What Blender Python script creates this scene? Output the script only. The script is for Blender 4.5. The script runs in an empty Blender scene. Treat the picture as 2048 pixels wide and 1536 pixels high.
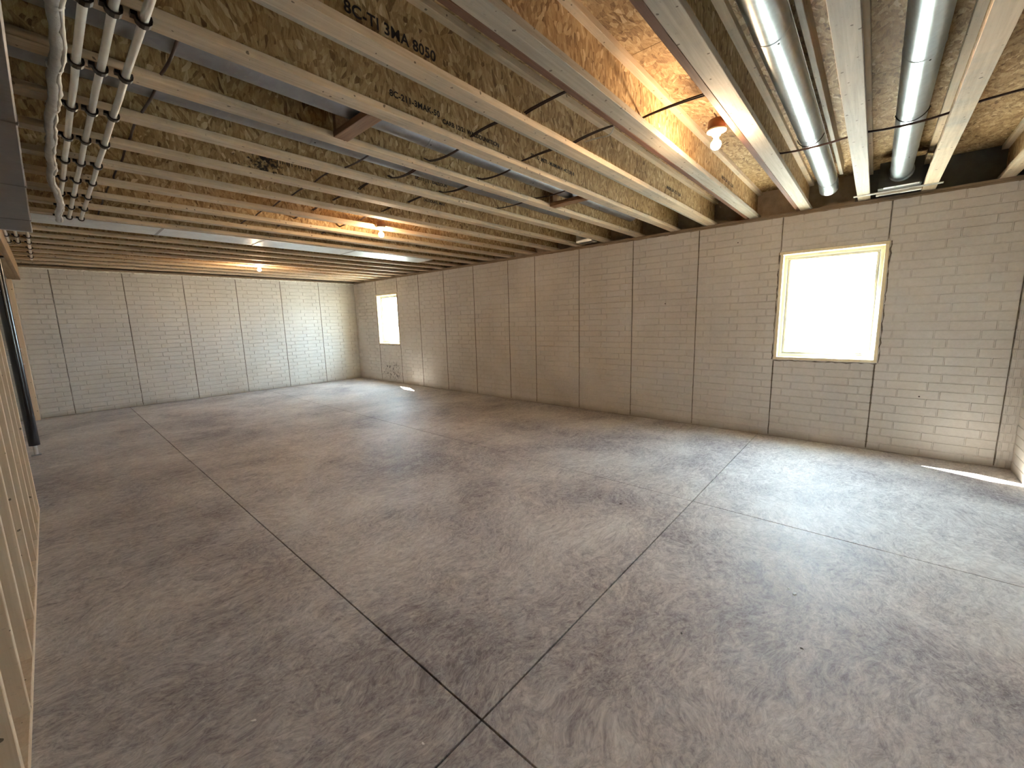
import bpy, math, random
from mathutils import Vector, Matrix, Euler
random.seed(7)
scene = bpy.context.scene
COL = scene.collection

# ------------------------------------------------------------------ camera
HC = 1.4836
cam_d = bpy.data.cameras.new('camera')
cam_d.sensor_fit = 'HORIZONTAL'; cam_d.sensor_width = 36.0
cam_d.lens = 814.152 / 2048 * 36.0
cam_d.clip_start = 0.02; cam_d.clip_end = 300
cam = bpy.data.objects.new('camera', cam_d); COL.objects.link(cam)
cam.location = (0, 0, HC)
cam.rotation_euler = (math.radians(81.13494), math.radians(1.48306), math.radians(-48.65969))
scene.camera = cam

# ------------------------------------------------------------------ sky, sun, exposure
world = bpy.data.worlds.new('sky'); scene.world = world
world.use_nodes = True
bg = world.node_tree.nodes['Background']
bg.inputs['Color'].default_value = (0.68, 0.85, 1.0, 1)
bg.inputs['Strength'].default_value = 25.0
sun_d = bpy.data.lights.new('sun', 'SUN'); sun_d.energy = 75.0; sun_d.angle = math.radians(0.6)
sun_d.color = (1.0, 0.94, 0.84)
sun = bpy.data.objects.new('sun', sun_d); COL.objects.link(sun)
sun.location = (9, 8, 12)
sun.rotation_euler = Vector((-0.33, -0.80, -1.0)).to_track_quat('-Z', 'Y').to_euler()
vs = scene.view_settings
vs.view_transform = 'Standard'; vs.look = 'None'; vs.gamma = 1.0; vs.use_curve_mapping = False
vs.exposure = 1.48
cy = scene.cycles
cy.max_bounces = 6; cy.diffuse_bounces = 5; cy.glossy_bounces = 3; cy.transmission_bounces = 3; cy.transparent_max_bounces = 4
cy.use_adaptive_sampling = True; cy.adaptive_threshold = 0.03
cy.sample_clamp_indirect = 12.0; cy.caustics_reflective = False; cy.caustics_refractive = False

# ------------------------------------------------------------------ dimensions (metres)
W = 5.729      # face of the window wall (x)
D = 10.784     # face of the end wall (y)
H = 2.5705     # top of concrete
HJ = H + 0.038 # underside of joists
JD = 0.302     # joist depth
DECK = HJ + JD
YN = -1.06     # wall behind the camera
XL = -1.65     # far side of the stair area
WT = 0.22      # concrete thickness

# ------------------------------------------------------------------ node material helpers
class NT:
    def __init__(s, name):
        s.m = bpy.data.materials.new(name); s.m.use_nodes = True
        s.t = s.m.node_tree; s.n = s.t.nodes; s.l = s.t.links
        s.b = s.n['Principled BSDF']; s.out = s.n['Material Output']
    def put(s, sock, v):
        if isinstance(v, bpy.types.NodeSocket): s.l.new(v, sock)
        elif v is not None:
            try: sock.default_value = v
            except Exception: sock.default_value = tuple(v) + (1,)
    def node(s, typ, ins=None, **kw):
        n = s.n.new(typ)
        for k, v in kw.items(): setattr(n, k, v)
        for k, v in (ins or {}).items(): s.put(n.inputs[k], v)
        return n
    def obj(s): return s.node('ShaderNodeTexCoord').outputs['Object']
    def pos(s): return s.node('ShaderNodeNewGeometry').outputs['Position']
    def rnd(s): return s.node('ShaderNodeObjectInfo').outputs['Random']
    def vadd(s, a, b): return s.node('ShaderNodeVectorMath', {0: a, 1: b}, operation='ADD').outputs[0]
    def vmul(s, a, b): return s.node('ShaderNodeVectorMath', {0: a, 1: b}, operation='MULTIPLY').outputs[0]
    def comb(s, x, y, z): return s.node('ShaderNodeCombineXYZ', {0: x, 1: y, 2: z}).outputs[0]
    def sep(s, v): return s.node('ShaderNodeSeparateXYZ', {0: v}).outputs
    def math(s, op, a, b=None, c=None):
        return s.node('ShaderNodeMath', {0: a, 1: b, 2: c}, operation=op).outputs[0]
    def noise(s, v, scale, detail=4, rough=0.6, dist=0.0):
        return s.node('ShaderNodeTexNoise', {'Vector': v, 'Scale': scale, 'Detail': detail, 'Roughness': rough, 'Distortion': dist}).outputs[0]
    def noisec(s, v, scale, detail=2):
        return s.node('ShaderNodeTexNoise', {'Vector': v, 'Scale': scale, 'Detail': detail}).outputs[1]
    def vor(s, v, scale, out='Distance', **kw):
        return s.node('ShaderNodeTexVoronoi', {'Vector': v, 'Scale': scale}, **kw).outputs[out]
    def ramp(s, f, stops):
        n = s.node('ShaderNodeValToRGB', {0: f}); e = n.color_ramp.elements
        while len(e) < len(stops): e.new(0.5)
        for el, (p, c) in zip(e, stops):
            el.position = p; el.color = tuple(c) + (1,) if len(c) == 3 else c
        return n.outputs[0]
    def step(s, f, a, b):
        return s.node('ShaderNodeMapRange', {0: f, 1: a, 2: b, 3: 0.0, 4: 1.0}).outputs[0]
    def mix(s, f, a, b, mode='MIX'):
        n = s.node('ShaderNodeMix', None, data_type='RGBA', blend_type=mode)
        s.put(n.inputs[0], f); s.put(n.inputs[6], a); s.put(n.inputs[7], b)
        return n.outputs[2]
    def bump(s, h, dist=0.002, strength=1.0):
        s.l.new(s.node('ShaderNodeBump', {'Height': h, 'Distance': dist, 'Strength': strength}).outputs[0], s.b.inputs['Normal'])
    def done(s, col=None, rough=0.6, metal=0.0, spec=None):
        s.put(s.b.inputs['Base Color'], col); s.put(s.b.inputs['Roughness'], rough); s.put(s.b.inputs['Metallic'], metal)
        if spec is not None: s.put(s.b.inputs['Specular IOR Level'], spec)
        return s.m

def mat_osb(name, axis, tone=1.0, stain=None):
    m = NT(name); o = m.obj()
    r = m.math('MULTIPLY', m.rnd(), 37.0)
    v = m.vadd(o, m.comb(r, r, r))
    web = bool(axis[1])
    vd = m.vadd(v, m.vmul(m.noisec(v, 9.0), (0.03, 0.03, 0.03)))
    cell = m.vor(vd, 13.0, 'Color')
    ang = m.math('MULTIPLY', m.math('SUBTRACT', m.sep(cell)[0], 0.5), 1.3)
    rot = m.node('ShaderNodeVectorRotate', {'Vector': vd, 'Angle': ang, 'Axis': axis}, rotation_type='AXIS_ANGLE').outputs[0]
    fib = m.noise(m.vmul(vd, (150, 150, 17) if web else (20, 150, 150)), 1.0, 3, 0.72, 0.3)
    fine = m.noise(m.vmul(rot, (330, 330, 30) if web else (30, 330, 330)), 1.0, 2, 0.7)
    chip = m.sep(m.vor(m.vmul(rot, (58, 58, 17) if web else (17, 58, 58)), 1.0, 'Color'))
    f = m.math('ADD', m.math('ADD', m.math('MULTIPLY', fib, 0.45), m.math('MULTIPLY', fine, 0.25)), m.math('MULTIPLY', chip[1], 0.30))
    f = m.math('ADD', f, m.math('MULTIPLY', m.step(chip[2], 0.90, 0.93), 0.17))
    f = m.math('SUBTRACT', f, m.math('MULTIPLY', m.step(chip[0], 0.88, 0.92), 0.12))
    k = tone
    col = m.ramp(f, [(0.27, (0.19*k, 0.105*k, 0.042*k)), (0.42, (0.40*k, 0.255*k, 0.115*k)), (0.58, (0.55*k, 0.385*k, 0.195*k)), (0.76, (0.76*k, 0.60*k, 0.37*k))])
    big = m.noise(v, 1.7, 3)
    col = m.mix(m.step(big, 0.35, 0.75), col, m.mix(1.0, col, (0.74, 0.66, 0.55), 'MULTIPLY'))
    if stain:
        p = m.sep(o); sx, sw = stain
        d = m.math('ABSOLUTE', m.math('DIVIDE', m.math('SUBTRACT', p[0], sx), sw))
        n = m.noise(o, 22.0, 5, 0.7)
        hgt = m.math('MULTIPLY', p[2], 2.2)
        k2 = m.math('SUBTRACT', m.math('SUBTRACT', m.math('SUBTRACT', m.math('MULTIPLY', n, 3.2), 1.12), d), m.math('MULTIPLY', hgt, 0.55))
        col = m.mix(m.step(k2, 0.0, 0.34), col, (0.022, 0.014, 0.012))
    return m.done(col, 0.72)

def mat_pine(name, a, b, axis=0, speck=True, gray=0.5, rough=0.7):
    m = NT(name); o = m.obj(); r = m.math('MULTIPLY', m.rnd(), 53.0)
    v = m.vadd(o, m.comb(r, r, r))
    sc = [26.0, 26.0, 26.0]; sc[axis] = 1.1
    g = m.noise(m.vmul(v, sc), 1.6, 5, 0.65, 0.6)
    col = m.ramp(g, [(0.3, b), (0.52, [(x+y)/2 for x, y in zip(a, b)]), (0.7, a)])
    seg = m.math('FLOOR', m.math('DIVIDE', m.sep(v)[axis], 1.85))
    wn = m.node('ShaderNodeTexWhiteNoise', {'W': seg}, noise_dimensions='1D').outputs[0]
    grayc = m.ramp(g, [(0.3, (0.27, 0.245, 0.20)), (0.7, (0.47, 0.43, 0.36))])
    dirt = m.step(m.noise(v, 2.3, 4, 0.7), 0.42, 0.68)
    col = m.mix(m.math('MULTIPLY', m.math('MULTIPLY', m.math('ADD', wn, 0.35), dirt), gray), col, grayc)
    if speck:
        d = m.vor(m.vadd(v, m.vmul(m.noisec(v, 40), (0.02,)*3)), 15.0)
        col = m.mix(m.math('MULTIPLY', m.math('LESS_THAN', d, 0.105), 0.75), col, (0.055, 0.035, 0.022))
        dn = m.step(m.noise(m.vmul(v, (0.6, 1, 1)), 55.0, 5, 0.75), 0.60, 0.70)
        col = m.mix(m.math('MULTIPLY', dn, m.math('MULTIPLY', m.math('ADD', dirt, 0.25), 0.55)), col, (0.13, 0.095, 0.065))
    return m.done(col, rough)

def mat_plain(name, col, rough=0.5, metal=0.0, var=0.12, scale=18.0, bump=0.0, spec=None):
    m = NT(name); v = m.obj()
    n = m.noise(v, scale, 4, 0.65)
    lo = [c * (1 - var) for c in col]; hi = [min(1, c * (1 + var)) for c in col]
    if bump: m.bump(n, bump)
    return m.done(m.ramp(n, [(0.3, lo), (0.7, hi)]), rough, metal, spec)

def mat_galv(name, col, rough):
    m = NT(name); v = m.obj()
    s = m.vor(v, 42.0, 'Color'); f = m.sep(s)[0]
    n = m.noise(v, 6.0, 3)
    c = m.ramp(m.math('ADD', m.math('MULTIPLY', f, 0.22), m.math('MULTIPLY', n, 0.78)),
               [(0.2, [x*0.84 for x in col]), (0.8, [min(1, x*1.1) for x in col])])
    return m.done(c, m.math('ADD', m.math('MULTIPLY', f, 0.015), rough), 0.95)

def mat_wall():
    m = NT('cast_concrete_wall'); p = m.pos()
    n1 = m.noise(p, 1.3, 5, 0.6); n2 = m.noise(p, 34.0, 4, 0.7)
    f = m.math('ADD', m.math('MULTIPLY', n1, 0.65), m.math('MULTIPLY', n2, 0.35))
    col = m.ramp(f, [(0.3, (0.50, 0.475, 0.44)), (0.5, (0.585, 0.56, 0.525)), (0.72, (0.66, 0.64, 0.605))])
    # damp streaks running below the form seams and the blotchy stain patch under the far window
    s = m.sep(p)
    sp = m.noise(m.vmul(p, (17, 17, 15)), 1.0, 3, 0.62, 0.4)
    iny = m.math('MULTIPLY', m.step(s[1], 8.70, 8.95), m.step(s[1], 9.66, 9.45))
    inz = m.math('MULTIPLY', m.step(s[2], 0.02, 0.16), m.step(s[2], 0.62, 0.36))
    k = m.math('MULTIPLY', m.math('MULTIPLY', iny, inz), m.math('GREATER_THAN', s[0], 5.5))
    k = m.math('MULTIPLY', k, m.step(sp, 0.555, 0.60))
    col = m.mix(m.math('MULTIPLY', k, 0.9), col, (0.045, 0.036, 0.036))
    # darker brown band along the foot of the wall, uneven at its top
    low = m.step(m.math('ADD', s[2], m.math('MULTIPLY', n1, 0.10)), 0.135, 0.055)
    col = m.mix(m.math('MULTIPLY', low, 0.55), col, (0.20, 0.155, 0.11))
    m.bump(m.noise(p, 60.0, 2, 0.6), 0.0015, 0.6)
    return m.done(col, 0.85)

def mat_floor():
    m = NT('trowelled_concrete'); p = m.pos()
    w = m.vadd(p, m.vmul(m.noisec(p, 1.1, 3), (0.55, 0.55, 0)))
    n1 = m.noise(w, 0.9, 4, 0.62, 0.3)
    st = m.noise(m.vmul(w, (2.2, 3.6, 1)), 3.6, 6, 0.76, 1.6)
    fine = m.noise(m.vmul(w, (16, 26, 1)), 1.7, 5, 0.78, 1.2)
    f = m.math('ADD', m.math('ADD', m.math('MULTIPLY', n1, 0.40), m.math('MULTIPLY', st, 0.34)), m.math('MULTIPLY', fine, 0.38))
    col = m.ramp(f, [(0.44, (0.180, 0.158, 0.168)), (0.51, (0.325, 0.298, 0.302)), (0.58, (0.475, 0.447, 0.436)), (0.67, (0.65, 0.625, 0.60))])
    br = m.step(m.noise(m.vadd(p, (1.3, 7.7, 0)), 0.42, 3), 0.46, 0.62)
    col = m.mix(m.math('MULTIPLY', br, 0.45), col, m.mix(1.0, col, (1.05, 0.97, 0.88), 'MULTIPLY'))
    m.bump(m.noise(p, 38.0, 2, 0.6), 0.0022, 0.5)
    return m.done(col, m.math('ADD', m.math('MULTIPLY', st, 0.34), 0.42), 0.0, 0.42)

def mat_emit(name, col, strength):
    m = NT(name)
    e = m.node('ShaderNodeEmission', {'Color': tuple(col) + (1,), 'Strength': strength})
    m.l.new(e.outputs[0], m.out.inputs['Surface'])
    return m.m

def mat_glass():
    m = NT('window_glass')
    t = m.node('ShaderNodeBsdfTransparent', {'Color': (0.93, 0.96, 0.95, 1)})
    g = m.node('ShaderNodeBsdfGlossy', {'Color': (1, 1, 1, 1), 'Roughness': 0.02})
    x = m.node('ShaderNodeMixShader', {0: 0.05, 1: t.outputs[0], 2: g.outputs[0]})
    m.l.new(x.outputs[0], m.out.inputs['Surface'])
    return m.m

M = {}
M['osb_web'] = mat_osb('osb_web', (0, 1, 0))
M['osb_stain'] = mat_osb('osb_web_stained', (0, 1, 0), 1.0, (1.27, 0.30))
M['osb_deck'] = mat_osb('osb_subfloor', (0, 0, 1), 0.92)
M['pine'] = mat_pine('pine_flange', (0.72, 0.58, 0.41), (0.57, 0.43, 0.28), 0, True, 0.6)
M['pine_gray'] = mat_pine('dusty_pine_flange', (0.50, 0.44, 0.35), (0.38, 0.32, 0.24), 0, True, 0.9)
M['brown_strip'] = mat_pine('reddish_strip', (0.20, 0.088, 0.042), (0.10, 0.042, 0.020), 0, False, 0.0)
M['block'] = mat_pine('brown_block', (0.36, 0.20, 0.10), (0.20, 0.095, 0.045), 1, False, 0.0)
M['stud'] = mat_pine('spruce_stud', (0.72, 0.57, 0.40), (0.60, 0.45, 0.30), 2, True, 0.0, 0.6)
M['beam'] = mat_pine('laminated_beam', (0.45, 0.29, 0.15), (0.32, 0.19, 0.09), 1, False, 0.2)
M['buck'] = mat_pine('window_buck', (0.88, 0.80, 0.58), (0.78, 0.68, 0.46), 2, False, 0.0)
M['galv'] = mat_galv('galvanized_round_duct', (0.58, 0.65, 0.68), 0.33)
M['galv_dull'] = mat_galv('galvanized_trunk', (0.23, 0.215, 0.22), 0.42)
M['galv_sheet'] = mat_galv('galvanized_sheet', (0.78, 0.82, 0.85), 0.40)
M['galv_dark'] = mat_galv('galvanized_bay_duct', (0.34, 0.35, 0.37), 0.38)
M['white_pipe'] = mat_plain('white_plastic_pipe', (0.74, 0.72, 0.66), 0.32, 0, 0.05)
M['wrap'] = mat_plain('white_pipe_wrap', (0.66, 0.66, 0.64), 0.45, 0, 0.12, 30, 0.004)
M['black'] = mat_plain('black_plastic', (0.012, 0.011, 0.012), 0.4, 0, 0.2)
M['black_steel'] = mat_plain('black_enamel_steel', (0.010, 0.010, 0.016), 0.22, 0, 0.2, 8, 0, 0.7)
M['steel'] = mat_plain('bright_steel', (0.70, 0.70, 0.68), 0.3, 0.9, 0.1)
M['cable'] = mat_plain('dark_cable', (0.045, 0.020, 0.014), 0.55, 0, 0.2)
M['cable_white'] = mat_plain('white_cable', (0.55, 0.50, 0.42), 0.5, 0, 0.1)
M['ink'] = mat_plain('black_ink', (0.020, 0.013, 0.016), 0.7, 0, 0.2)
M['vinyl'] = mat_plain('almond_vinyl', (0.34, 0.325, 0.28), 0.4, 0, 0.03)
M['foam'] = mat_plain('cream_foam', (0.52, 0.47, 0.29), 0.8, 0, 0.15, 60, 0.004)
M['wall'] = mat_wall()
M['floor'] = mat_floor()
M['joint'] = mat_plain('dark_joint', (0.035, 0.026, 0.022), 0.95, 0, 0.3, 40)
M['seam'] = mat_plain('form_seam', (0.14, 0.115, 0.085), 0.9, 0, 0.4, 25, 0.002)
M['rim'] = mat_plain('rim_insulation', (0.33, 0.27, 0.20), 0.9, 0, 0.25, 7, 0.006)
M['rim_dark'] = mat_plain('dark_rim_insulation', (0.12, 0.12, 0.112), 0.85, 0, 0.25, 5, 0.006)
M['sill'] = mat_pine('sill_plate', (0.33, 0.26, 0.18), (0.20, 0.15, 0.10), 1, False, 0.3)
M['gasket'] = mat_plain('white_sill_gasket', (0.84, 0.81, 0.72), 0.7, 0, 0.3, 14, 0.004)
M['porcelain'] = mat_plain('porcelain', (0.78, 0.74, 0.62), 0.25, 0, 0.03)
M['box'] = mat_plain('brown_box', (0.25, 0.12, 0.06), 0.55, 0, 0.2)
M['bulb'] = mat_emit('lit_bulb', (1.0, 0.70, 0.42), 400.0)
M['glass'] = mat_glass()
M['gravel'] = mat_plain('pale_gravel', (0.42, 0.40, 0.36), 0.95, 0, 0.3, 9, 0.01)
M['speck_w'] = mat_plain('white_scrap', (0.80, 0.80, 0.78), 0.6)
M['speck_d'] = mat_plain('dark_scrap', (0.03, 0.024, 0.02), 0.7)

# ------------------------------------------------------------------ mesh helpers
class MB:
    def __init__(s): s.v = []; s.f = []; s.sm = []
    def add(s, vs, fs, smooth=False):
        k = len(s.v); s.v += [tuple(v) for v in vs]
        for f in fs: s.f.append(tuple(i + k for i in f)); s.sm.append(smooth)
        return s
    def box(s, x0, x1, y0, y1, z0, z1, c=0.0):
        if c <= 0:
            vs = [(x, y, z) for x in (x0, x1) for y in (y0, y1) for z in (z0, z1)]
            return s.add(vs, [(0, 1, 3, 2), (4, 6, 7, 5), (0, 4, 5, 1), (2, 3, 7, 6), (0, 2, 6, 4), (1, 5, 7, 3)])
        lo, hi = (x0, y0, z0), (x1, y1, z1); vs = []; idx = {}
        for sx in (0, 1):
            for sy in (0, 1):
                for sz in (0, 1):
                    for ax in range(3):     # vertex of the face across axis ax, at this corner
                        q = []
                        for a, sg in enumerate((sx, sy, sz)):
                            base = hi[a] if sg else lo[a]
                            q.append(base if a == ax else base + (-c if sg else c))
                        idx[(sx, sy, sz, ax)] = len(vs); vs.append(q)
        fs = []
        for ax in range(3):
            o = [a for a in range(3) if a != ax]
            for sg in (0, 1):
                ring = []
                for p, q in ((0, 0), (1, 0), (1, 1), (0, 1)):
                    k = [0, 0, 0]; k[ax] = sg; k[o[0]] = p; k[o[1]] = q
                    ring.append(idx[tuple(k) + (ax,)])
                fs.append(ring)
        for a in range(3):                  # edges running along axis a
            o = [b for b in range(3) if b != a]
            for p in (0, 1):
                for q in (0, 1):
                    k0 = [0, 0, 0]; k0[o[0]] = p; k0[o[1]] = q; k1 = list(k0); k1[a] = 1
                    fs.append([idx[tuple(k0) + (o[0],)], idx[tuple(k1) + (o[0],)], idx[tuple(k1) + (o[1],)], idx[tuple(k0) + (o[1],)]])
        for sx in (0, 1):
            for sy in (0, 1):
                for sz in (0, 1): fs.append([idx[(sx, sy, sz, a)] for a in range(3)])
        return s.add(vs, fs)
    def tube(s, pts, r, n=14, caps=True, smooth=True):
        pts = [Vector(p) for p in pts]; rs = r if isinstance(r, (list, tuple)) else [r] * len(pts)
        t0 = (pts[1] - pts[0]).normalized(); up = Vector((0, 0, 1)) if abs(t0.z) < 0.9 else Vector((1, 0, 0))
        a = t0.cross(up).normalized(); vs = []
        for i, p in enumerate(pts):
            t = (pts[min(i + 1, len(pts) - 1)] - pts[max(i - 1, 0)]).normalized()
            a = (a - t * a.dot(t)).normalized(); b = t.cross(a)
            for k in range(n):
                an = 2 * math.pi * k / n
                vs.append(p + (a * math.cos(an) + b * math.sin(an)) * rs[i])
        fs = [(i * n + k, i * n + (k + 1) % n, (i + 1) * n + (k + 1) % n, (i + 1) * n + k) for i in range(len(pts) - 1) for k in range(n)]
        s.add(vs, fs, smooth)
        if caps:
            L = (len(pts) - 1) * n
            s.add(vs[:n], [tuple(range(n))[::-1]]); s.add(vs[L:], [tuple(range(n))])
        return s
    def lathe(s, c, prof, n=24, smooth=True):
        c = Vector(c); vs = []
        for r, z in prof:
            for k in range(n):
                an = 2 * math.pi * k / n; vs.append((c.x + r * math.cos(an), c.y + r * math.sin(an), c.z + z))
        fs = [(i * n + k, i * n + (k + 1) % n, (i + 1) * n + (k + 1) % n, (i + 1) * n + k) for i in range(len(prof) - 1) for k in range(n)]
        return s.add(vs, fs, smooth)
    def mesh(s, name, mat):
        me = bpy.data.meshes.new(name); me.from_pydata(s.v, [], s.f)
        me.polygons.foreach_set('use_smooth', s.sm); me.update()
        import bmesh
        bm = bmesh.new(); bm.from_mesh(me); bmesh.ops.recalc_face_normals(bm, faces=bm.faces); bm.to_mesh(me); bm.free()
        me.materials.append(mat); return me
    def build(s, name, mat, parent=None):
        return link(name, s.mesh(name, mat), parent)

def link(name, me, parent=None, loc=(0, 0, 0)):
    o = bpy.data.objects.new(name, me); COL.objects.link(o); o.location = loc
    if parent is not None: o.parent = parent
    return o
def tag(o, label, cat, group=None):
    o['label'] = label; o['category'] = cat
    if group: o['group'] = group
    return o
def thing(name, label, cat, loc=(0, 0, 0), group=None):
    o = bpy.data.objects.new(name, None); COL.objects.link(o); o.location = loc; o.empty_display_size = 0.1
    return tag(o, label, cat, group)
def struct(o, label=None):
    o['kind'] = 'structure'
    if label: o['label'] = label
    return o
def R(a, b): return random.uniform(a, b)

# ------------------------------------------------------------------ the setting: floor
fl = struct(MB().box(XL, W + 0.1, YN - 0.1, D + 0.1, -0.16, -0.045).build('floor', M['joint']), 'grey trowelled concrete slab with saw-cut control joints')
xs = [(XL, None), (0.891, 0.0035), (3.279, 0.0030), (W + 0.05, None)]
ysf = [(YN - 0.05, None), (0.987, 0.0035), (3.01, 0.0008), (5.09, 0.0008), (7.15, 0.0006), (D + 0.05, None)]
for i in range(len(xs) - 1):
    for j in range(len(ysf) - 1):
        x0 = xs[i][0] + (xs[i][1] or 0); x1 = xs[i + 1][0] - (xs[i + 1][1] or 0)
        y0 = ysf[j][0] + (ysf[j][1] or 0); y1 = ysf[j + 1][0] - (ysf[j + 1][1] or 0)
        MB().box(x0, x1, y0, y1, -0.045, 0.0, 0.0012).build('slab', M['floor'], fl)

# ------------------------------------------------------------------ the setting: brick-pattern concrete walls
WIN1 = (-0.052, 0.876, 0.945, 2.178)
WIN2 = (8.725, 9.672, 0.962, 2.218)
SEAM_R = [-0.953, -0.039, 0.875, 1.784, 2.684, 3.59, 4.485, 5.108, 6.03, 6.951, 7.85, 8.70, 9.66]
SEAM_B = [-0.76, 0.162, 1.09, 1.998, 2.937, 3.852, 4.762]
COURSES = 30; CH = H / COURSES

def rects_minus(y0, y1, z0, z1, holes):
    out = [(y0, y1, z0, z1)]
    for (a, b, c, d) in holes:
        nxt = []
        for (p, q, r_, s_) in out:
            if q <= a or p >= b or s_ <= c or r_ >= d: nxt.append((p, q, r_, s_)); continue
            if p < a: nxt.append((p, a, r_, s_))
            if q > b: nxt.append((b, q, r_, s_))
            pp, qq = max(p, a), min(q, b)
            if r_ < c: nxt.append((pp, qq, r_, c))
            if s_ > d: nxt.append((pp, qq, d, s_))
        out = nxt
    return out

def brick_layout(lo, hi, seams, holes):
    edges = [lo] + [s for s in seams if lo < s < hi] + [hi]; res = []
    for a, b in zip(edges[:-1], edges[1:]):
        w = b - a
        for c in range(COURSES):
            off = 0.12 if c % 2 else 0.22
            fr = [0.0] + [off + k / 3.0 for k in range(3) if off + k / 3.0 < 0.985] + [1.0]
            if w < 0.75:
                fr = [0.0] + [x for x in ((0.16 if c % 2 else 0.30), (0.64 if c % 2 else 0.78)) ] + [1.0]
            for f0, f1 in zip(fr[:-1], fr[1:]):
                for q in rects_minus(a + f0 * w, a + f1 * w, c * CH, (c + 1) * CH, holes):
                    if q[1] - q[0] > 0.02 and q[3] - q[2] > 0.02: res.append(q)
    return res

def brick_geo(w, h, GAP, PROUD):      # local: u along the wall, v up, n into the room
    g = GAP / 2; c = min(0.0045, PROUD * 0.8)
    u0, u1, v0, v1 = -w / 2 + g, w / 2 - g, -h / 2 + g, h / 2 - g
    vs = [(u0, v0, -0.004), (u1, v0, -0.004), (u1, v1, -0.004), (u0, v1, -0.004),
          (u0, v0, PROUD - c), (u1, v0, PROUD - c), (u1, v1, PROUD - c), (u0, v1, PROUD - c),
          (u0 + c, v0 + c, PROUD), (u1 - c, v0 + c, PROUD), (u1 - c, v1 - c, PROUD), (u0 + c, v1 - c, PROUD)]
    fs = [(8, 9, 10, 11)]
    for k in range(4):
        l = (k + 1) % 4; fs += [(k, l, 4 + l, 4 + k), (4 + k, 4 + l, 8 + l, 8 + k)]
    return vs, fs

def lay_bricks(wall, layout, to_world, nsingle, seen, gap=0.0065, proud=0.0048):
    """to_world(u, v, n) -> xyz ; the nsingle bricks showing largest become parts, the rest one stuff part"""
    cam_p = Vector((0, 0, HC)); inv = cam.rotation_euler.to_matrix().transposed()
    sc = []
    for q in layout:
        p = Vector(to_world((q[0] + q[1]) / 2, (q[2] + q[3]) / 2, 0)); d = p - cam_p
        l = inv @ d; ok = l.z < 0 and abs(l.x / -l.z) < 1.27 and abs(l.y / -l.z) < 0.95
        nrm = Vector(to_world(0, 0, 1)) - Vector(to_world(0, 0, 0))
        a = (q[1] - q[0]) * (q[3] - q[2]) * abs(nrm.dot(d.normalized())) / d.length_squared
        sc.append((a if (ok and seen) else 0.0, q))
    sc.sort(key=lambda t: -t[0]); cache = {}; rest = MB()
    ori = to_world(0, 0, 0)
    for i, (a, q) in enumerate(sc):
        w, h = q[1] - q[0], q[3] - q[2]; cu, cv = (q[0] + q[1]) / 2, (q[2] + q[3]) / 2
        jn = R(-0.0009, 0.0009)
        if i < nsingle and a > 0:
            key = (round(w, 3), round(h, 3))
            if key not in cache:
                vs, fs = brick_geo(w, h, gap, proud)
                cache[key] = MB().add([tuple(Vector(to_world(*v)) - Vector(ori)) for v in vs], fs).mesh('brick', M['wall'])
            link('brick', cache[key], wall, tuple(to_world(cu, cv, jn)))
        else:
            vs, fs = brick_geo(w, h, gap, proud)
            rest.add([to_world(cu + v[0], cv + v[1], v[2] + jn) for v in vs], fs)
    if rest.v:
        o = rest.build('brick_relief', M['wall'], wall); o['kind'] = 'stuff'

def seam(wall, u, to_world, z0, z1, wmul=1.0):
    """ragged fin of grout left where two form panels met"""
    mb = MB(); n = max(4, int((z1 - z0) / 0.05)); L = []; 
    w = 0.004
    for k in range(n + 1):
        z = z0 + (z1 - z0) * k / n
        w = max(0.0022, min(0.010, w + R(-0.0022, 0.0022)))
        grow = 1.0 + 0.9 * max(0, 1 - z / 0.9)
        du = R(-0.0015, 0.0015)
        L.append([(u + du - w * grow * wmul, z, -0.002), (u + du - 0.0012, z, 0.0085 + R(-0.001, 0.0015)), (u + du + 0.0012, z, 0.0085), (u + du + w * grow * wmul, z, -0.002)])
    for k in range(n):
        a, b = L[k], L[k + 1]
        mb.add([to_world(*p) for p in a + b], [(0, 1, 5, 4), (1, 2, 6, 5), (2, 3, 7, 6)])
    return mb.build('panel_seam', M['seam'], wall)

# window wall
def piers(y0, y1, z0, z1, holes):
    mb = MB()
    for q in rects_minus(y0, y1, z0, z1, holes): mb.box(W, W + WT, q[0], q[1], q[2], q[3])
    return mb
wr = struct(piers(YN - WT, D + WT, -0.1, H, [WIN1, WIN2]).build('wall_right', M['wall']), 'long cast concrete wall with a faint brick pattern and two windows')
tr = lambda u, v, n: (W - n, u, v)
lay_bricks(wr, brick_layout(YN, D, SEAM_R, [WIN1, WIN2]), tr, 300, True)
for s_ in SEAM_R:
    segs = [(0.02, H - 0.01)]
    for wn_ in (WIN1, WIN2):
        if wn_[0] - 0.03 < s_ < wn_[1] + 0.03: segs = [(0.02, wn_[2] - 0.02), (wn_[3] + 0.02, H - 0.01)]
    for a, b in segs: seam(wr, s_, tr, a, b)
for (y, z) in [(3.50, 2.04), (2.2, 1.66), (1.33, 2.35), (6.2, 1.1), (5.6, 1.9), (-0.4, 0.62)]:
    MB().lathe((0, 0, 0), [(0.0, 0.0), (0.006, 0.0), (0.010, -0.012)], 10).build('tie_hole', M['joint'], wr).matrix_local = Matrix.Translation((W - 0.0065, y, z)) @ Matrix.Rotation(math.radians(-90), 4, 'Y')
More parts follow.
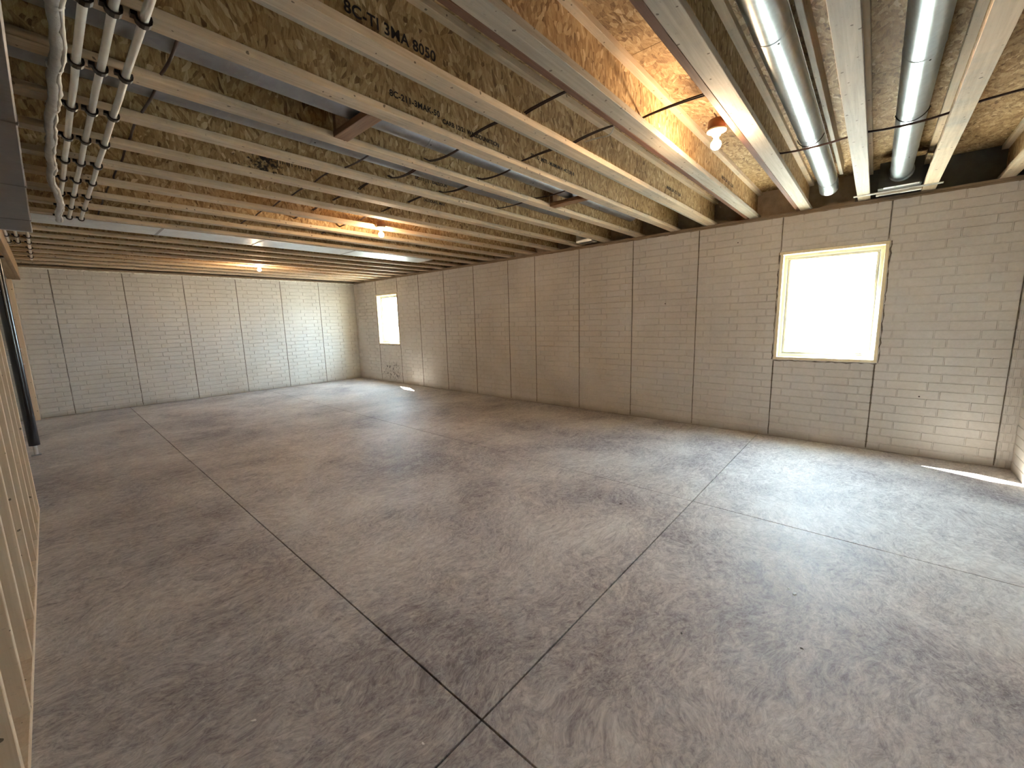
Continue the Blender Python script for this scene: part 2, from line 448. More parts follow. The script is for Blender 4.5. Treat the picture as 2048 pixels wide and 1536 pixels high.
# end wall
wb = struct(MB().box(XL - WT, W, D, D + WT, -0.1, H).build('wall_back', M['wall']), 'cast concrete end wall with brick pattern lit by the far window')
tb = lambda u, v, n: (u, D - n, v)
lay_bricks(wb, brick_layout(XL, W, SEAM_B, []), tb, 300, True, 0.010, 0.0090)
for s_ in SEAM_B: seam(wb, s_, tb, 0.02, H - 0.01, 0.8)
for (x, z) in [(-0.02, 0.93), (0.6, 1.9), (2.4, 2.1)]:
    MB().lathe((0, 0, 0), [(0.0, 0.0), (0.008, 0.0), (0.012, -0.012)], 10).build('tie_hole', M['joint'], wb).matrix_local = Matrix.Translation((x, D - 0.0065, z)) @ Matrix.Rotation(math.radians(90), 4, 'X')
# wall behind the camera and stair-side wall
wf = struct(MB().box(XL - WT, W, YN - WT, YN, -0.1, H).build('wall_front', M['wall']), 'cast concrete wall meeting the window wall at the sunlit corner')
tf = lambda u, v, n: (u, YN + n, v)
lay_bricks(wf, brick_layout(XL, W, [4.9, 4.0, 3.1, 2.2, 1.3, 0.4], []), tf, 0, False)
struct(MB().box(XL - WT, XL, YN, D, -0.1, DECK).build('wall_stair', M['wall']), 'plain concrete wall of the stair bay behind the stud frame')

# sill plates, rim insulation, gasket on the end wall
struct(MB().box(W + 0.004, W + 0.15, YN - WT, D + WT, H, HJ - 0.0005).build('trim_1', M['sill']), 'grey-brown sill plate on top of the window wall')
struct(MB().box(XL, W + 0.004, D + 0.004, D + 0.15, H, HJ - 0.0005).build('trim_2', M['sill']), 'sill plate on top of the end wall')
struct(MB().box(W + 0.112, W + 0.16, 0.26, D + WT, HJ, DECK).build('trim_3', M['rim']), 'brown insulated rim board above the window wall')
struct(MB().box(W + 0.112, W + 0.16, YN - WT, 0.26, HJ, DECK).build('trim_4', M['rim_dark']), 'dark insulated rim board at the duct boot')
struct(MB().box(XL, W + 0.11, D + 0.10, D + 0.15, HJ, DECK).build('trim_5', M['rim']), 'insulated rim board above the end wall')
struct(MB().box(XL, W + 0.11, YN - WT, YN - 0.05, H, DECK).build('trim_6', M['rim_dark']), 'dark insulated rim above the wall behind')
mb = MB(); n = 190; prev = None
for k in range(n + 1):       # crinkled white gasket along the end wall top
    x = XL + (W - XL) * k / n; w = 0.014 + R(0, 0.022) * (1 if random.random() < 0.5 else 0.3); d = R(0.004, 0.022)
    cur = [(x, D - 0.001, H + 0.002 - w), (x, D - d, H - w * 0.6), (x, D - d * 0.8, H + 0.008), (x, D + 0.01, H + 0.016)]
    if prev: mb.add(prev + cur, [(0, 1, 5, 4), (1, 2, 6, 5), (2, 3, 7, 6)])
    prev = cur
struct(mb.build('trim_7', M['gasket']), 'crinkled white gasket along the top of the end wall')
mb = MB(); prev = None
for k in range(221):         # ragged foam seal along the window wall top
    y = YN + (D - YN) * k / 220; w = 0.006 + R(0, 0.012); d = R(0.002, 0.010)
    cur = [(W + 0.001, y, H - w), (W - d, y, H - w * 0.4), (W - d * 0.6, y, H + 0.010), (W + 0.01, y, H + 0.02)]
    if prev: mb.add(prev + cur, [(0, 1, 5, 4), (1, 2, 6, 5), (2, 3, 7, 6)])
    prev = cur
struct(mb.build('trim_8', M['sill']), 'thin ragged seal along the top of the window wall')

# ------------------------------------------------------------------ the setting: subfloor
ce = struct(MB().box(XL - WT, W + 0.2, YN - WT, D + WT, DECK + 0.022, DECK + 0.05).build('ceiling', M['joint']), 'underside of the strand board subfloor')
px = [XL - WT, -1.325, -0.105, 1.115, 2.335, 3.555, 4.775, W + 0.2]
for i in range(len(px) - 1):
    st = -1.28 if i % 2 else -2.5
    e = [YN - WT] + [y for y in [st + 2.44 * k for k in range(7)] if YN < y < D] + [D + WT]
    for a, b in zip(e[:-1], e[1:]):
        MB().box(px[i] + 0.0018, px[i + 1] - 0.0018, a + 0.0018, b - 0.0018, DECK, DECK + 0.022).build('subfloor_panel', M['osb_deck'], ce)

# ------------------------------------------------------------------ windows
def window(idx, w, label):
    y0, y1, z0, z1 = w; t = 0.030; d0, d1 = W - 0.006, W + 0.205
    root = MB()
    root.box(d0, d1, y0, y1, z0, z0 + t, 0.002).box(d0 - 0.004, d1, y0 - 0.002, y1 + 0.01, z1 - t, z1, 0.002)
    root.box(d0, d1, y1 - t, y1, z0 + t, z1 - t, 0.002).box(d0, d1, y0, y0 + t, z0 + t, z1 - t, 0.002)
    o = struct(root.build('window_%d' % idx, M['buck']), label)
    a0, a1, b0, b1 = y0 + t, y1 - t, z0 + t, z1 - t
    fx0, fx1 = W + 0.095, W + 0.165
    def ring(name, x0, x1, a0, a1, b0, b1, t, mat):
        mb = MB().box(x0, x1, a0, a1, b0, b0 + t, 0.003).box(x0, x1, a0, a1, b1 - t, b1, 0.003)
        mb.box(x0, x1, a0, a0 + t, b0 + t, b1 - t, 0.003).box(x0, x1, a1 - t, a1, b0 + t, b1 - t, 0.003)
        return mb.build(name, mat, o)
    ring('frame', fx0, fx1, a0, a1, b0, b1, 0.032, M['vinyl'])
    sash = ring('sash', fx0 + 0.015, fx1 - 0.012, a0 + 0.032, a1 - 0.032, b0 + 0.032, b1 - 0.032, 0.026, M['vinyl'])
    MB().box(fx0 + 0.034, fx0 + 0.038, a0 + 0.056, a1 - 0.056, b0 + 0.056, b1 - 0.056).build('pane', M['glass'], o)
    MB().box(fx0 + 0.002, fx0 + 0.014, a0 + 0.10, a0 + 0.155, b0 + 0.050, b0 + 0.058, 0.001).build('latch', M['black'], sash)
    # squeezed-out foam between buck and vinyl
    def bead(pts):
        return MB().tube(pts, [0.003 + R(0, 0.004) for _ in pts], 7).build('foam_bead', M['foam'], o)
    n = 26
    bead([(fx0, a0 + (a1 - a0) * k / n, b0 + 0.003) for k in range(n + 1)])
    bead([(fx0, a0 + (a1 - a0) * k / n, b1 - 0.003) for k in range(n + 1)])
    bead([(fx0, a1 - 0.003, b0 + (b1 - b0) * k / n) for k in range(n + 1)])
    bead([(fx0, a0 + 0.003, b0 + (b1 - b0) * k / n) for k in range(n + 1)])
    # ragged grout lip round the buck
    def lip(pts):
        return MB().tube(pts, [0.002 + R(0, 0.006) for _ in pts], 6).build('grout_lip', M['seam'], o)
    lip([(W - 0.003, y0 + (y1 - y0) * k / 30, z0 - 0.012 + R(-0.006, 0.004)) for k in range(31)])
    lip([(W - 0.003, y1 + 0.012 + R(-0.004, 0.006), z0 + (z1 - z0) * k / 30) for k in range(31)])
    lip([(W - 0.003, y0 - 0.010 + R(-0.006, 0.004), z0 + (z1 - z0) * k / 30) for k in range(31)])
    return o
window(1, WIN1, 'near square window in a pale wood buck, glaring white with daylight')
window(2, WIN2, 'far window near the end wall corner with stained concrete below')
# ground outside, a little below the sills
struct(MB().box(W + WT, W + 60, -40, 60, 0.2, 0.60).build('ground', M['gravel']), 'pale sunlit gravel outside the windows')

# ------------------------------------------------------------------ floor joists
FB = 0.096      # flange width
XJ0, XJ1 = XL + 0.02, W + 0.11
def joist_meshes(web_mat, fl_mat, top_mat):
    bfl = MB().box(XJ0, XJ1, 0, FB, 0, 0.038, 0.002).mesh('bottom_flange', fl_mat)
    web = MB().box(XJ0, XJ1, FB/2 - 0.006, FB/2 + 0.006, 0.036, JD - 0.036).mesh('web', web_mat)
    tfl = MB().box(XJ0, XJ1, 0, FB, JD - 0.038, JD, 0.002).mesh('top_flange', top_mat)
    return bfl, web, tfl
JM = {'n': joist_meshes(M['osb_web'], M['pine'], M['pine']),
      'g': joist_meshes(M['osb_web'], M['pine_gray'], M['pine']),
      's': joist_meshes(M['osb_stain'], M['pine'], M['pine'])}
STRIP = MB().box(XJ0, XJ1, FB + 0.001, FB + 0.037, 0.0, 0.038, 0.002).mesh('side_strip', M['brown_strip'])
STRIP2 = MB().box(0.3, XJ1, FB + 0.001, FB + 0.026, 0.002, 0.038, 0.002).mesh('side_strip', M['pine_gray'])
JY = [-0.82, -0.33, 0.135, 0.625, 1.125, 1.605, 2.062, 2.560, 3.062, 3.545, 4.030, 4.510, 5.000, 5.490, 5.980, 6.465, 6.950, 7.440, 7.930, 8.415, 8.900, 9.390, 9.880, 10.370]
JL = ['wooden I-joist next to the wall behind, above the dark rim insulation',
      'pale I-joist to the far side of the round duct that ends in a register boot',
      'pale dusty I-joist running between the two shiny round ducts',
      'grey I-joist with reddish strip carrying the lamp nearest the round ducts',
      'grey I-joist with reddish strip, bays without ducts on both sides',
      'wooden I-joist with a spliced bottom flange and smudged black print on its web',
      'orange-toned I-joist with long printed lettering, beside the first ducted narrow bay',
      'wooden I-joist between the two narrow bays that hold dark ducts',
      'pale wooden I-joist on the far side of the second dark-ducted bay',
      'pale I-joist with a large black stain on its strand board web',
      'I-joist between the black-stained one and the one with the middle bulb',
      'wooden I-joist holding the middle bare bulb on its near side',
      'first wooden I-joist past the one that holds the middle bulb',
      'wooden I-joist just short of the one edging the flat sheet metal panel',
      'wooden I-joist edging the flat sheet metal panel on its lamp side',
      'wooden I-joist edging the flat sheet metal panel on its end wall side',
      'first wooden I-joist past the flat sheet metal panel',
      'second wooden I-joist past the flat sheet metal panel',
      'wooden I-joist just short of the one with the last bulb',
      'wooden I-joist holding the bare bulb nearest the end wall',
      'first wooden I-joist past the last bulb',
      'second wooden I-joist past the last bulb',
      'wooden I-joist next to the last one at the end wall',
      'last wooden I-joist, right above the end wall gasket']
joists = []
for i, y in enumerate(JY):
    kind = 'g' if i in (2, 3, 4) else ('s' if i == 9 else 'n')
    lab = JL[i]
    t = thing('floor_joist', lab, 'joist', (0, y, HJ), 'wooden floor joists under the subfloor')
    for nm, me in zip(('bottom_flange', 'web', 'top_flange'), JM[kind]): link(nm, me, t)
    if i in (3, 4):
        link('side_strip', STRIP, t)['label'] = 'reddish brown wood strip along the bottom flange'
    if i == 5: link('side_strip', STRIP2, t)
    joists.append(t)

# black ink print on the webs, as it stands in the photograph (mostly illegible smudges)
def stamp(ji, x, z, txt, size):
    cu = bpy.data.curves.new('print', 'FONT'); cu.body = txt; cu.size = size; cu.extrude = 0.0003; cu.space_character = 1.05; cu.offset = 0.0012
    ob = bpy.data.objects.new('print', cu); COL.objects.link(ob)
    dg = bpy.context.evaluated_depsgraph_get(); me = bpy.data.meshes.new_from_object(ob.evaluated_get(dg))
    bpy.data.objects.remove(ob); me.materials.clear(); me.materials.append(M['ink'])
    o = link('printed_lettering', me, joists[ji]); o['label'] = 'black ink lettering on the strand board web'; o['kind'] = 'stuff'
    o.location = (x, FB / 2 - 0.0068, z - HJ); o.rotation_euler = (math.pi / 2, 0, 0)

# ------------------------------------------------------------------ lamps
def lamp(x, y, z, side, label):
    t = thing('ceiling_lamp', label, 'lamp', (x, y, z), 'bare bulbs on the joists')
    b = MB().lathe((0, 0, 0), [(0.0, 0.062), (0.042, 0.062), (0.050, 0.055), (0.053, 0.004), (0.0, 0.004)], 20).build('junction_box', M['box'], t)
    MB().box(-0.022, 0.022, 0.030, 0.066, 0.024, 0.054, 0.002).build('mounting_bracket', M['steel'], b).scale = (1, side, 1)
    for k in range(3):
        MB().tube([(0.02 - 0.018 * k, 0, 0.055), (0.022 - 0.018 * k, 0.004, 0.08), (0.012 - 0.02 * k, 0.012, 0.095)], 0.0035, 6).build('wire_stub', M['cable_white'], b)
    h = MB().lathe((0, 0, 0), [(0.0, 0.004), (0.056, 0.004), (0.058, 0.0), (0.056, -0.007), (0.030, -0.013), (0.024, -0.030), (0.020, -0.034), (0.0, -0.034)], 28).build('lampholder', M['porcelain'], t)
    for s_ in (-1, 1): MB().lathe((s_ * 0.043, 0, -0.0105), [(0.0045, 0.003), (0.0045, 0.0), (0.0, 0.0)], 8).build('screw', M['steel'], h)
    prof = [(0.0125, -0.030), (0.0135, -0.045)]
    for k in range(13):
        a = math.radians(205 - k * 14.3) if False else math.radians(28 + k * 152 / 12)
        prof.append((0.030 * math.sin(a), -0.083 + 0.030 * math.cos(a)))
    prof.append((0.0, -0.113))
    MB().lathe((0, 0, 0), prof, 24).build('bulb', M['bulb'], t)
    return t
lamp(2.93, 0.838, 2.622, -1, 'bare lit bulb in a porcelain holder beside the round ducts')
lamp(2.765, 4.452, 2.606, 1, 'bare lit bulb in the middle of the joists, before the sheet metal panel')
lamp(2.745, 8.567, 2.610, -1, 'bare lit bulb beyond the sheet metal panel, close to the end wall')

# ------------------------------------------------------------------ round ducts with boot
def ring_pts(x, y, z, r): return [(x - 0.006, y, z), (x, y, z), (x + 0.006, y, z)]
def round_duct(name, label, y, z, r, x0, x1, seams, mat, elbow=None):
    t = thing(name, label, 'duct', (0, y, z))
    pts = [(x0, 0, 0), (x1, 0, 0)]
    MB().tube(pts, r, 36, True).build('tube', mat, t)
    for s_ in seams:
        MB().tube([(s_ - 0.008, 0, 0), (s_ - 0.005, 0, 0), (s_ + 0.005, 0, 0), (s_ + 0.008, 0, 0)], [r + 0.0002, r + 0.0022, r + 0.0022, r + 0.0002], 36, False).build('seam_ring', mat, t)
        MB().lathe((s_ + 0.02, -r * 0.35, -r * 0.95), [(0.0, -0.002), (0.004, -0.001), (0.005, 0.006)], 8).build('screw', M['black'], t)
    MB().box(x0 + 0.02, x1 - 0.02, -0.0045, 0.0045, r - 0.001, r + 0.003).build('lock_seam', mat, t).rotation_euler = (math.radians(62), 0, 0)
    return t
d1 = round_duct('round_duct', 'shiny round duct ending in an elbow at the wall', 0.448, HJ + 0.128, 0.074, -1.4, 5.10, [0.7, 2.30, 3.70], M['galv'])
pts = []
for k in range(9):
    a = math.radians(90 * k / 8 * 0.62); pts.append((5.10 + 0.20 * math.sin(a) * 1.3, 0, 0.20 * (1 - math.cos(a)) * -0.55))
MB().tube(pts, 0.0765, 36, True).build('elbow', M['galv'], d1)
for k in (2, 4, 6): MB().tube([tuple(Vector(pts[k]) - Vector((0.006, 0, 0))), tuple(Vector(pts[k]) + Vector((0.006, 0, 0)))], 0.0785, 36, False).build('elbow_rib', M['galv'], d1)
d2 = round_duct('round_duct', 'shiny round duct ending in a flanged register boot', -0.070, HJ + 0.128, 0.076, -1.4, 5.34, [1.55, 2.95, 4.62], M['galv'])
bt = MB()
bx0, bx1 = 5.335, 5.50
bt.box(bx0, bx1, -0.145, 0.150, -0.125, -0.121).box(bx0, bx0 + 0.003, -0.145, 0.150, -0.125, 0.10)
bt.box(bx0, bx1, -0.145, -0.142, -0.125, 0.10).box(bx0, bx1, 0.147, 0.150, -0.125, 0.10).box(bx1 - 0.003, bx1, -0.145, 0.150, -0.125, 0.10)
bt.build('boot', M['rim_dark'], d2)
MB().tube([(bx0 - 0.012, 0, 0), (bx0, 0, 0)], [0.077, 0.090], 36, False).build('collar', M['galv'], d2)
fg = MB(); fg.box(bx0 - 0.03, bx0 + 0.02, -0.13, 0.11, -0.130, -0.1265)
fg.build('boot_flange', M['galv_sheet'], d2)
for s_ in (-0.11, 0.03): MB().lathe((bx0 - 0.01, s_, -0.132), [(0.0, -0.003), (0.006, -0.001), (0.006, 0.003)], 8).build('screw', M['steel'], d2)
# metal hanger bar nailed under the two joists
hb = thing('hanger_bar', 'telescoping metal bar nailed across two joists below the register boot', 'bracket', (5.47, -0.06, HJ))
MB().box(-0.020, 0.014, -0.300, 0.318, -0.010, -0.0005, 0.001).build('inner_bar', M['galv_sheet'], hb)
MB().box(-0.002, 0.036, -0.165, 0.150, -0.030, -0.0102, 0.0015).build('outer_sleeve', M['white_pipe'], hb)
MB().box(0.006, 0.028, -0.02, 0.13, -0.0312, -0.0303).build('slot', M['galv_dark'], hb)
for s_ in (-0.285, 0.30): MB().lathe((0.0, s_, -0.010), [(0.0, -0.003), (0.005, -0.001), (0.005, 0.0)], 8).build('nail', M['steel'], hb)
# second boot seen edge on at the wall, in the second ducted bay
rb = thing('register_boot', 'small pale metal register frame tucked at the wall between far joists', 'register', (5.45, 3.30, HJ))
MB().box(-0.06, 0.10, -0.13, 0.13, -0.012, -0.002, 0.001).box(-0.06, -0.055, -0.13, 0.13, -0.002, 0.10).build('frame', M['galv_sheet'], rb)
MB().box(-0.03, 0.07, -0.10, 0.10, -0.0135, -0.0121).build('opening', M['rim_dark'], rb)
# dark round ducts lying in the narrow bays
round_duct('bay_duct', 'dull round duct in the bay beside the lettered joist', 2.355, HJ + 0.121, 0.075, -1.2, 4.95, [1.85, 2.95, 4.1], M['galv_dark'])
round_duct('bay_duct', 'dull round duct in the bay just past the joist with no print', 2.855, HJ + 0.119, 0.073, -1.2, 4.3, [1.30, 2.6], M['galv_dark'])
# wood strip under the deck beside the first duct
tag(MB().box(-1.3, 5.3, 0.345, 0.372, DECK - 0.11, DECK - 0.001, 0.002).build('nailing_strip', M['pine_gray']), 'long board on edge under the subfloor right beside the elbowed duct', 'board')

# blocks across the ducted bay
for x, lab in ((1.31, 'brown wood block across the ducted bay near the white pipes'), (3.53, 'brown wood block across the ducted bay near the window wall')):
    b = thing('wood_block', lab, 'wood block', (x, 2.159, HJ), 'brown blocks under the bay duct')
    MB().box(0, 0.092, 0.0, 0.400, 0.002, 0.037, 0.002).build('board', M['block'], b)
    MB().box(0.004, 0.088, 0.404 - 0.038, 0.404 - 0.003, 0.0385, 0.20, 0.002).build('back_board', M['block'], b)

# flat sheet metal panel closing one bay from below
sp = thing('sheet_metal_panel', 'long flat sheet metal panel closing one joist bay from below', 'metal panel', (0, 0, HJ))
xe = [0.02, 1.02, 2.05, 3.30, 4.80]
for a, b in zip(xe[:-1], xe[1:]):
    MB().box(a + 0.001, b - 0.001, 6.078, 6.555, -0.0035, -0.0012).build('sheet', M['galv_sheet'], sp)
for a in xe[1:-1]:
    MB().box(a - 0.012, a + 0.012, 6.078, 6.555, -0.0062, -0.0036).build('lap_seam', M['galv_dark'], sp)

# ------------------------------------------------------------------ cables through the joist webs
def cable(x, z, y0, y1, label, r=0.0055, n=1, mat='cable'):
    pts = []; k = 0
    for bi, (a, b) in enumerate(zip(JY[:-1], JY[1:])):
        if a < y0 - 0.01 or b > y1 + 0.01: continue
        for q in range(9):
            f = q / 9.0; sag = 0.013 * math.sin(math.pi * f) * (1 + 0.5 * math.sin(k * 2.1))
            if bi in (6, 7): sag = -(z - 2.637) * math.sin(math.pi * f) ** 0.5
            if bi in (1, 2): sag = -(z - 2.640) * math.sin(math.pi * f) ** 0.5
            pts.append((x + 0.006 * math.sin(k * 1.7 + f * 3), a + FB / 2 + (b - a) * f, z + sag))
        k += 1
    pts.append((x, pts[-1][1] + 0.06, z))
    if n == 1: return tag(MB().tube(pts, r, 8).build('electric_cable', M[mat]), label, 'cable', 'cables through the joist webs')
    t = thing('electric_cable', label, 'cable', (0, 0, 0), 'cables through the joist webs')
    for i in range(n):
        MB().tube([(p[0] + 0.013 * i, p[1], p[2] + 0.004 * i * math.sin(p[1] * 6.4)) for p in pts], r, 8).build('strand', M[mat], t)
    return t
cable(2.555, 2.676, 0.62, 5.5, 'paired dark cable through the webs near the lamp beside the ducts', 0.0050, 2)
cable(2.025, 2.690, 1.12, 5.5, 'paired dark cable through the webs crossing the lettered joist', 0.0050, 2)
cable(3.765, 2.668, -0.83, 0.64, 'black cable crossing under both shiny round ducts', 0.0070)
cable(0.505, 2.656, 2.05, 6.6, 'dark cable through the webs close to the white pipes', 0.0065)
cable(1.635, 2.652, 2.55, 5.6, 'dark cable through the webs between the white pipes and the lettered joist', 0.0060)
cable(3.30, 2.660, 2.05, 3.2, 'short dark cable through the webs beyond the second brown block', 0.0055)
# thin black straps round the shiny ducts
for (x, y, lab) in ((3.765, 0.448, 'thin black tie looped under the elbowed duct'), (3.765, -0.070, 'thin black tie looped under the duct with the boot')):
    pts = [(x + 0.012 * math.sin(a), y + 0.0815 * math.sin(a), HJ + 0.128 - 0.0815 * math.cos(a)) for a in [math.radians(-75 + 150 * k / 14) for k in range(15)]]
    tag(MB().tube(pts, 0.0028, 6).build('duct_tie', M['black']), lab, 'tie', 'black ties under the round ducts')
# loose white cable loop over the spliced joist bay
tag(MB().tube([(2.42, 1.262, 2.668), (2.47, 1.30, 2.640), (2.52, 1.34, 2.637), (2.585, 1.40, 2.655), (2.592, 1.50, 2.668), (2.594, 1.58, 2.672)], 0.0045, 8).build('white_cable', M['cable_white']), 'loose whitish cable loop behind the reddish-strip joist', 'cable')

# ------------------------------------------------------------------ white water pipes with black clips
CLIP = MB()
prof = [(0.0165, 0.014), (0.0175, 0.0), (0.0155, -0.0085), (0.009, -0.0150), (0.0, -0.0172), (-0.009, -0.0150), (-0.0155, -0.0085), (-0.0175, 0.0), (-0.0165, 0.014)]
for (a, b) in zip(prof[:-1], prof[1:]):
    q = lambda p, k, y: (p[0] * k, y, p[1] * k if p[1] < 0.01 else p[1])
    CLIP.add([q(a, 1, -0.015), q(b, 1, -0.015), q(b, 1, 0.015), q(a, 1, 0.015), q(a, 1.42, -0.015), q(b, 1.42, -0.015), q(b, 1.42, 0.015), q(a, 1.42, 0.015)],
             [(0, 1, 2, 3), (4, 7, 6, 5), (0, 4, 5, 1), (3, 2, 6, 7)])
CLIP.box(-0.036, -0.017, -0.015, 0.015, 0.000, 0.0142)
CLIP_ME = CLIP.mesh('clip', M['black'])
NAIL_ME = MB().lathe((-0.026, 0, 0.004), [(0.0, -0.003), (0.004, -0.002), (0.004, 0.0)], 8).mesh('clip_nail', M['steel'])
def water_pipe(x0, y0, x1, y1, label, group, r=0.0135):
    zc = HJ - 0.0145
    t = thing('water_pipe', label, 'pipe', (0, 0, zc), group)
    pts = []; n = 24
    for k in range(n + 1):
        f = k / n; pts.append((x0 + (x1 - x0) * f + 0.0015 * math.sin(k * 2.3 + x0 * 40), y0 + (y1 - y0) * f, 0.0))
    MB().tube(pts, r, 18).build('tube', M['white_pipe'], t)
    for y in JY:
        if y0 < y + 0.05 < y1:
            f = (y + 0.02 - y0) / (y1 - y0)
            c = link('clip', CLIP_ME, t, (x0 + (x1 - x0) * f, y + 0.02, 0)); link('clip_nail', NAIL_ME, c)
    return t
water_pipe(0.386, -1.0, 0.381, 6.04, 'white pipe run by the joists, farthest from the lumpy wrapped pipe', 'white pipes clipped under the joists')
water_pipe(0.309, -1.0, 0.299, 6.04, 'middle one of three clipped white pipes', 'white pipes clipped under the joists')
water_pipe(0.235, -1.0, 0.229, 6.04, 'white pipe clipped right beside the lumpy wrapped pipe', 'white pipes clipped under the joists')
water_pipe(0.012, 6.60, 0.004, 9.75, 'longest short-clipped white pipe beyond the trunk duct end', 'white pipes beyond the trunk duct')
water_pipe(-0.075, 6.60, -0.080, 8.1, 'middle white pipe beyond the trunk duct end', 'white pipes beyond the trunk duct')
water_pipe(-0.150, 6.60, -0.152, 8.1, 'white pipe beyond the trunk duct end, tight beside the beam', 'white pipes beyond the trunk duct')
# lumpy wrapped pipe
pts = []; rs = []; n = 130
for k in range(n + 1):
    f = k / n; y = -1.0 + 6.9 * f
    x = 0.166 + 0.005 * math.sin(y * 3.1) + 0.004 * math.sin(y * 11.0)
    z = HJ - 0.040 - 0.004 * math.sin(y * 5.3)
    if y > 4.55: x += 0.055 * min(1, (y - 4.55) / 0.5)
    if y > 4.4: z -= 0.036 * min(1, (y - 4.4) / 0.3)
    pts.append((x, y, z)); rs.append(0.021 + 0.0016 * math.sin(k * 1.9) + R(-0.0015, 0.0015))
wp = thing('wrapped_pipe', 'lumpy white plastic-wrapped pipe beside the trunk duct', 'pipe', (0, 0, 0))
MB().tube(pts, rs, 16).build('wrap', M['wrap'], wp)
mb = MB()
mb.tube([(p[0] + 0.015 + R(-0.004, 0.004), p[1], p[2] - 0.012 + 0.003 * math.cos(i * 1.3)) for i, p in enumerate(pts)], [0.0075 + R(-0.002, 0.0035) for _ in pts], 8)
mb.build('wrap_fold', M['white_pipe'], wp)
for y in JY[2:12]:
    k = min(range(len(pts)), key=lambda q: abs(pts[q][1] - y - 0.05)); p = pts[k]
    MB().tube([(p[0], p[1] - 0.008, p[2]), (p[0], p[1] + 0.008, p[2])], 0.0262, 16, False).build('tape_band', M['wrap'], wp)

# ------------------------------------------------------------------ trunk duct, beam, column, stud wall
td = thing('trunk_duct', 'large dull grey rectangular trunk duct under the joists', 'duct', (0, 0, HJ))
MB().box(-0.155, 0.040, -1.0, 5.93, -0.200, -0.001, 0.006).build('body', M['galv_dull'], td)
for y in (0.55, 1.75, 2.95, 4.15, 5.35):
    MB().box(-0.159, 0.044, y - 0.012, y + 0.012, -0.204, -0.001, 0.003).build('drive_cleat', M['galv_dull'], td)
MB().box(-0.159, 0.044, 5.930, 5.942, -0.204, -0.001, 0.004).build('end_cap', M['galv_sheet'], td)
bm_ = thing('support_beam', 'laminated wooden beam carried by the black steel column', 'beam', (0, 0, HJ))
for k in range(3):
    MB().box(-0.300 + 0.0455 * k, -0.2555 + 0.0455 * k, YN, D - 0.002, -0.240, -0.001, 0.002).build('ply', M['beam'], bm_)
sc_ = thing('steel_column', 'black steel jack column with a bright screw base', 'column', (-0.275, 7.60, 0))
MB().tube([(0, 0, 0.125), (0, 0, 2.345)], 0.048, 24).build('tube', M['black_steel'], sc_)
MB().tube([(0, 0, 0.012), (0, 0, 0.13)], 0.019, 16).build('screw_base', M['steel'], sc_)
MB().box(-0.042, 0.042, -0.042, 0.042, 0.0, 0.012, 0.002).build('base_plate', M['galv_dark'], sc_)
MB().box(-0.07, 0.07, -0.07, 0.07, 2.345, 2.366, 0.002).build('top_plate', M['black_steel'], sc_)
for z in (1.12, 1.30): MB().tube([(-0.055, -0.01, z), (0.06, -0.01, z)], 0.006, 8).build('locking_pin', M['steel'], sc_)
tag(MB().box(-0.345, -0.258, D - 0.142, D - 0.007, 0.0, 2.365, 0.003).build('end_post', M['stud']), 'brown wooden post standing against the end wall under the beam', 'post')

sw = struct(MB().box(-0.325, -0.233, YN, 5.18, 0.0005, 0.039, 0.002).build('wall_left', M['stud']), 'open stud wall of pale spruce beside the camera')
MB().box(-0.325, -0.233, YN, 5.18, 2.328, 2.366, 0.002).build('top_plate', M['stud'], sw)
ST = MB().box(-0.325, -0.2335, 0, 0.038, 0.0395, 2.3275, 0.002).mesh('stud', M['stud'])
for y in [5.141, 5.102, 4.72, 4.32, 3.92, 3.52, 3.12, 2.72, 2.32, 1.92, 1.52, 1.12, 0.72, 0.32, -0.08, -0.48, -0.9]:
    link('stud', ST, sw, (0, y, 0))

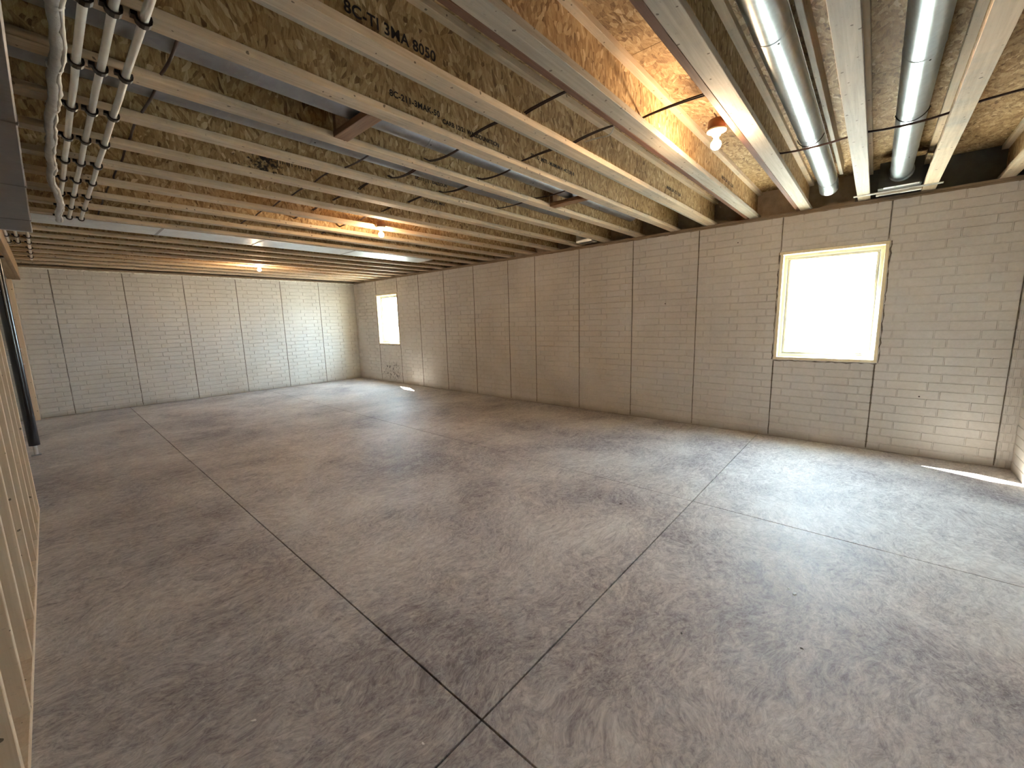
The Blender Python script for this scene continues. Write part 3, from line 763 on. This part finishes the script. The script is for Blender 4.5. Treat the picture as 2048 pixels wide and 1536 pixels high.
# ------------------------------------------------------------------ printed lettering on the webs
stamp(5, 0.93, 2.690, '8C-TI 3MA 8050', 0.062)
stamp(6, 1.42, 2.725, '8C-211-3MAK-50', 0.046)
stamp(6, 1.79, 2.700, 'CARB 12/21 WALDDUNKTION', 0.036)
stamp(6, 2.66, 2.735, 'SP-TIO .METI - MUIMUM H -4C1(30) 8', 0.036)
stamp(4, 4.30, 2.730, 'MAOR 3/4 - 211  I.J.N.', 0.042)
stamp(5, 4.20, 2.730, '- MAOR 3/4 - 211 I.J.N.', 0.042)
stamp(9, 1.25, 2.740, '30 1C 111-111 - 11-113', 0.036)
stamp(8, 2.30, 2.725, 'SC-11 (1) - BALDDUN', 0.036)
stamp(9, 2.75, 2.725, '(ALDDUN) .MAX', 0.036)

# ------------------------------------------------------------------ scraps on the floor
def scrap(x, y, s, mat, label):
    mb = MB(); n = 7; top = []; bot = []
    for k in range(n):
        a = 2 * math.pi * k / n + R(-0.2, 0.2); r = s * R(0.55, 1.0)
        top.append((r * math.cos(a) * 1.4, r * math.sin(a) * 0.7, s * R(0.25, 0.5))); bot.append((r * 1.1 * math.cos(a) * 1.4, r * 1.1 * math.sin(a) * 0.7, 0.0))
    mb.add(top + bot, [tuple(range(n)), tuple(range(2 * n - 1, n - 1, -1))] + [(k, n + k, n + (k + 1) % n, (k + 1) % n) for k in range(n)])
    o = mb.build('floor_scrap', mat); o.location = (x, y, 0.0004); o.rotation_euler = (0, 0, R(0, 6))
    return tag(o, label, 'scrap', 'scraps on the concrete floor')
for x, y, s_, c, lab in [
    (2.458, 0.201, 0.012, 'w', 'white scrap, larger of two lying close together on the floor'),
    (2.492, 0.232, 0.007, 'w', 'white scrap, smaller of two lying close together on the floor'),
    (2.046, 0.124, 0.006, 'd', 'dark sliver near the pair of white scraps'),
    (0.326, 1.652, 0.008, 'w', 'white scrap near the foot of the stud wall'),
    (0.694, 1.085, 0.006, 'w', 'white scrap just beside the crossing of the saw-cut joints'),
    (2.875, 1.415, 0.008, 'd', 'dark chip in the slab between both long joints'),
    (1.797, 0.563, 0.006, 'd', 'dark chip on the pale slab before the cross joint'),
    (1.550, 2.249, 0.008, 'w', 'white scrap alone in the middle slab')]:
    scrap(x, y, s_, M['speck_w' if c == 'w' else 'speck_d'], lab)
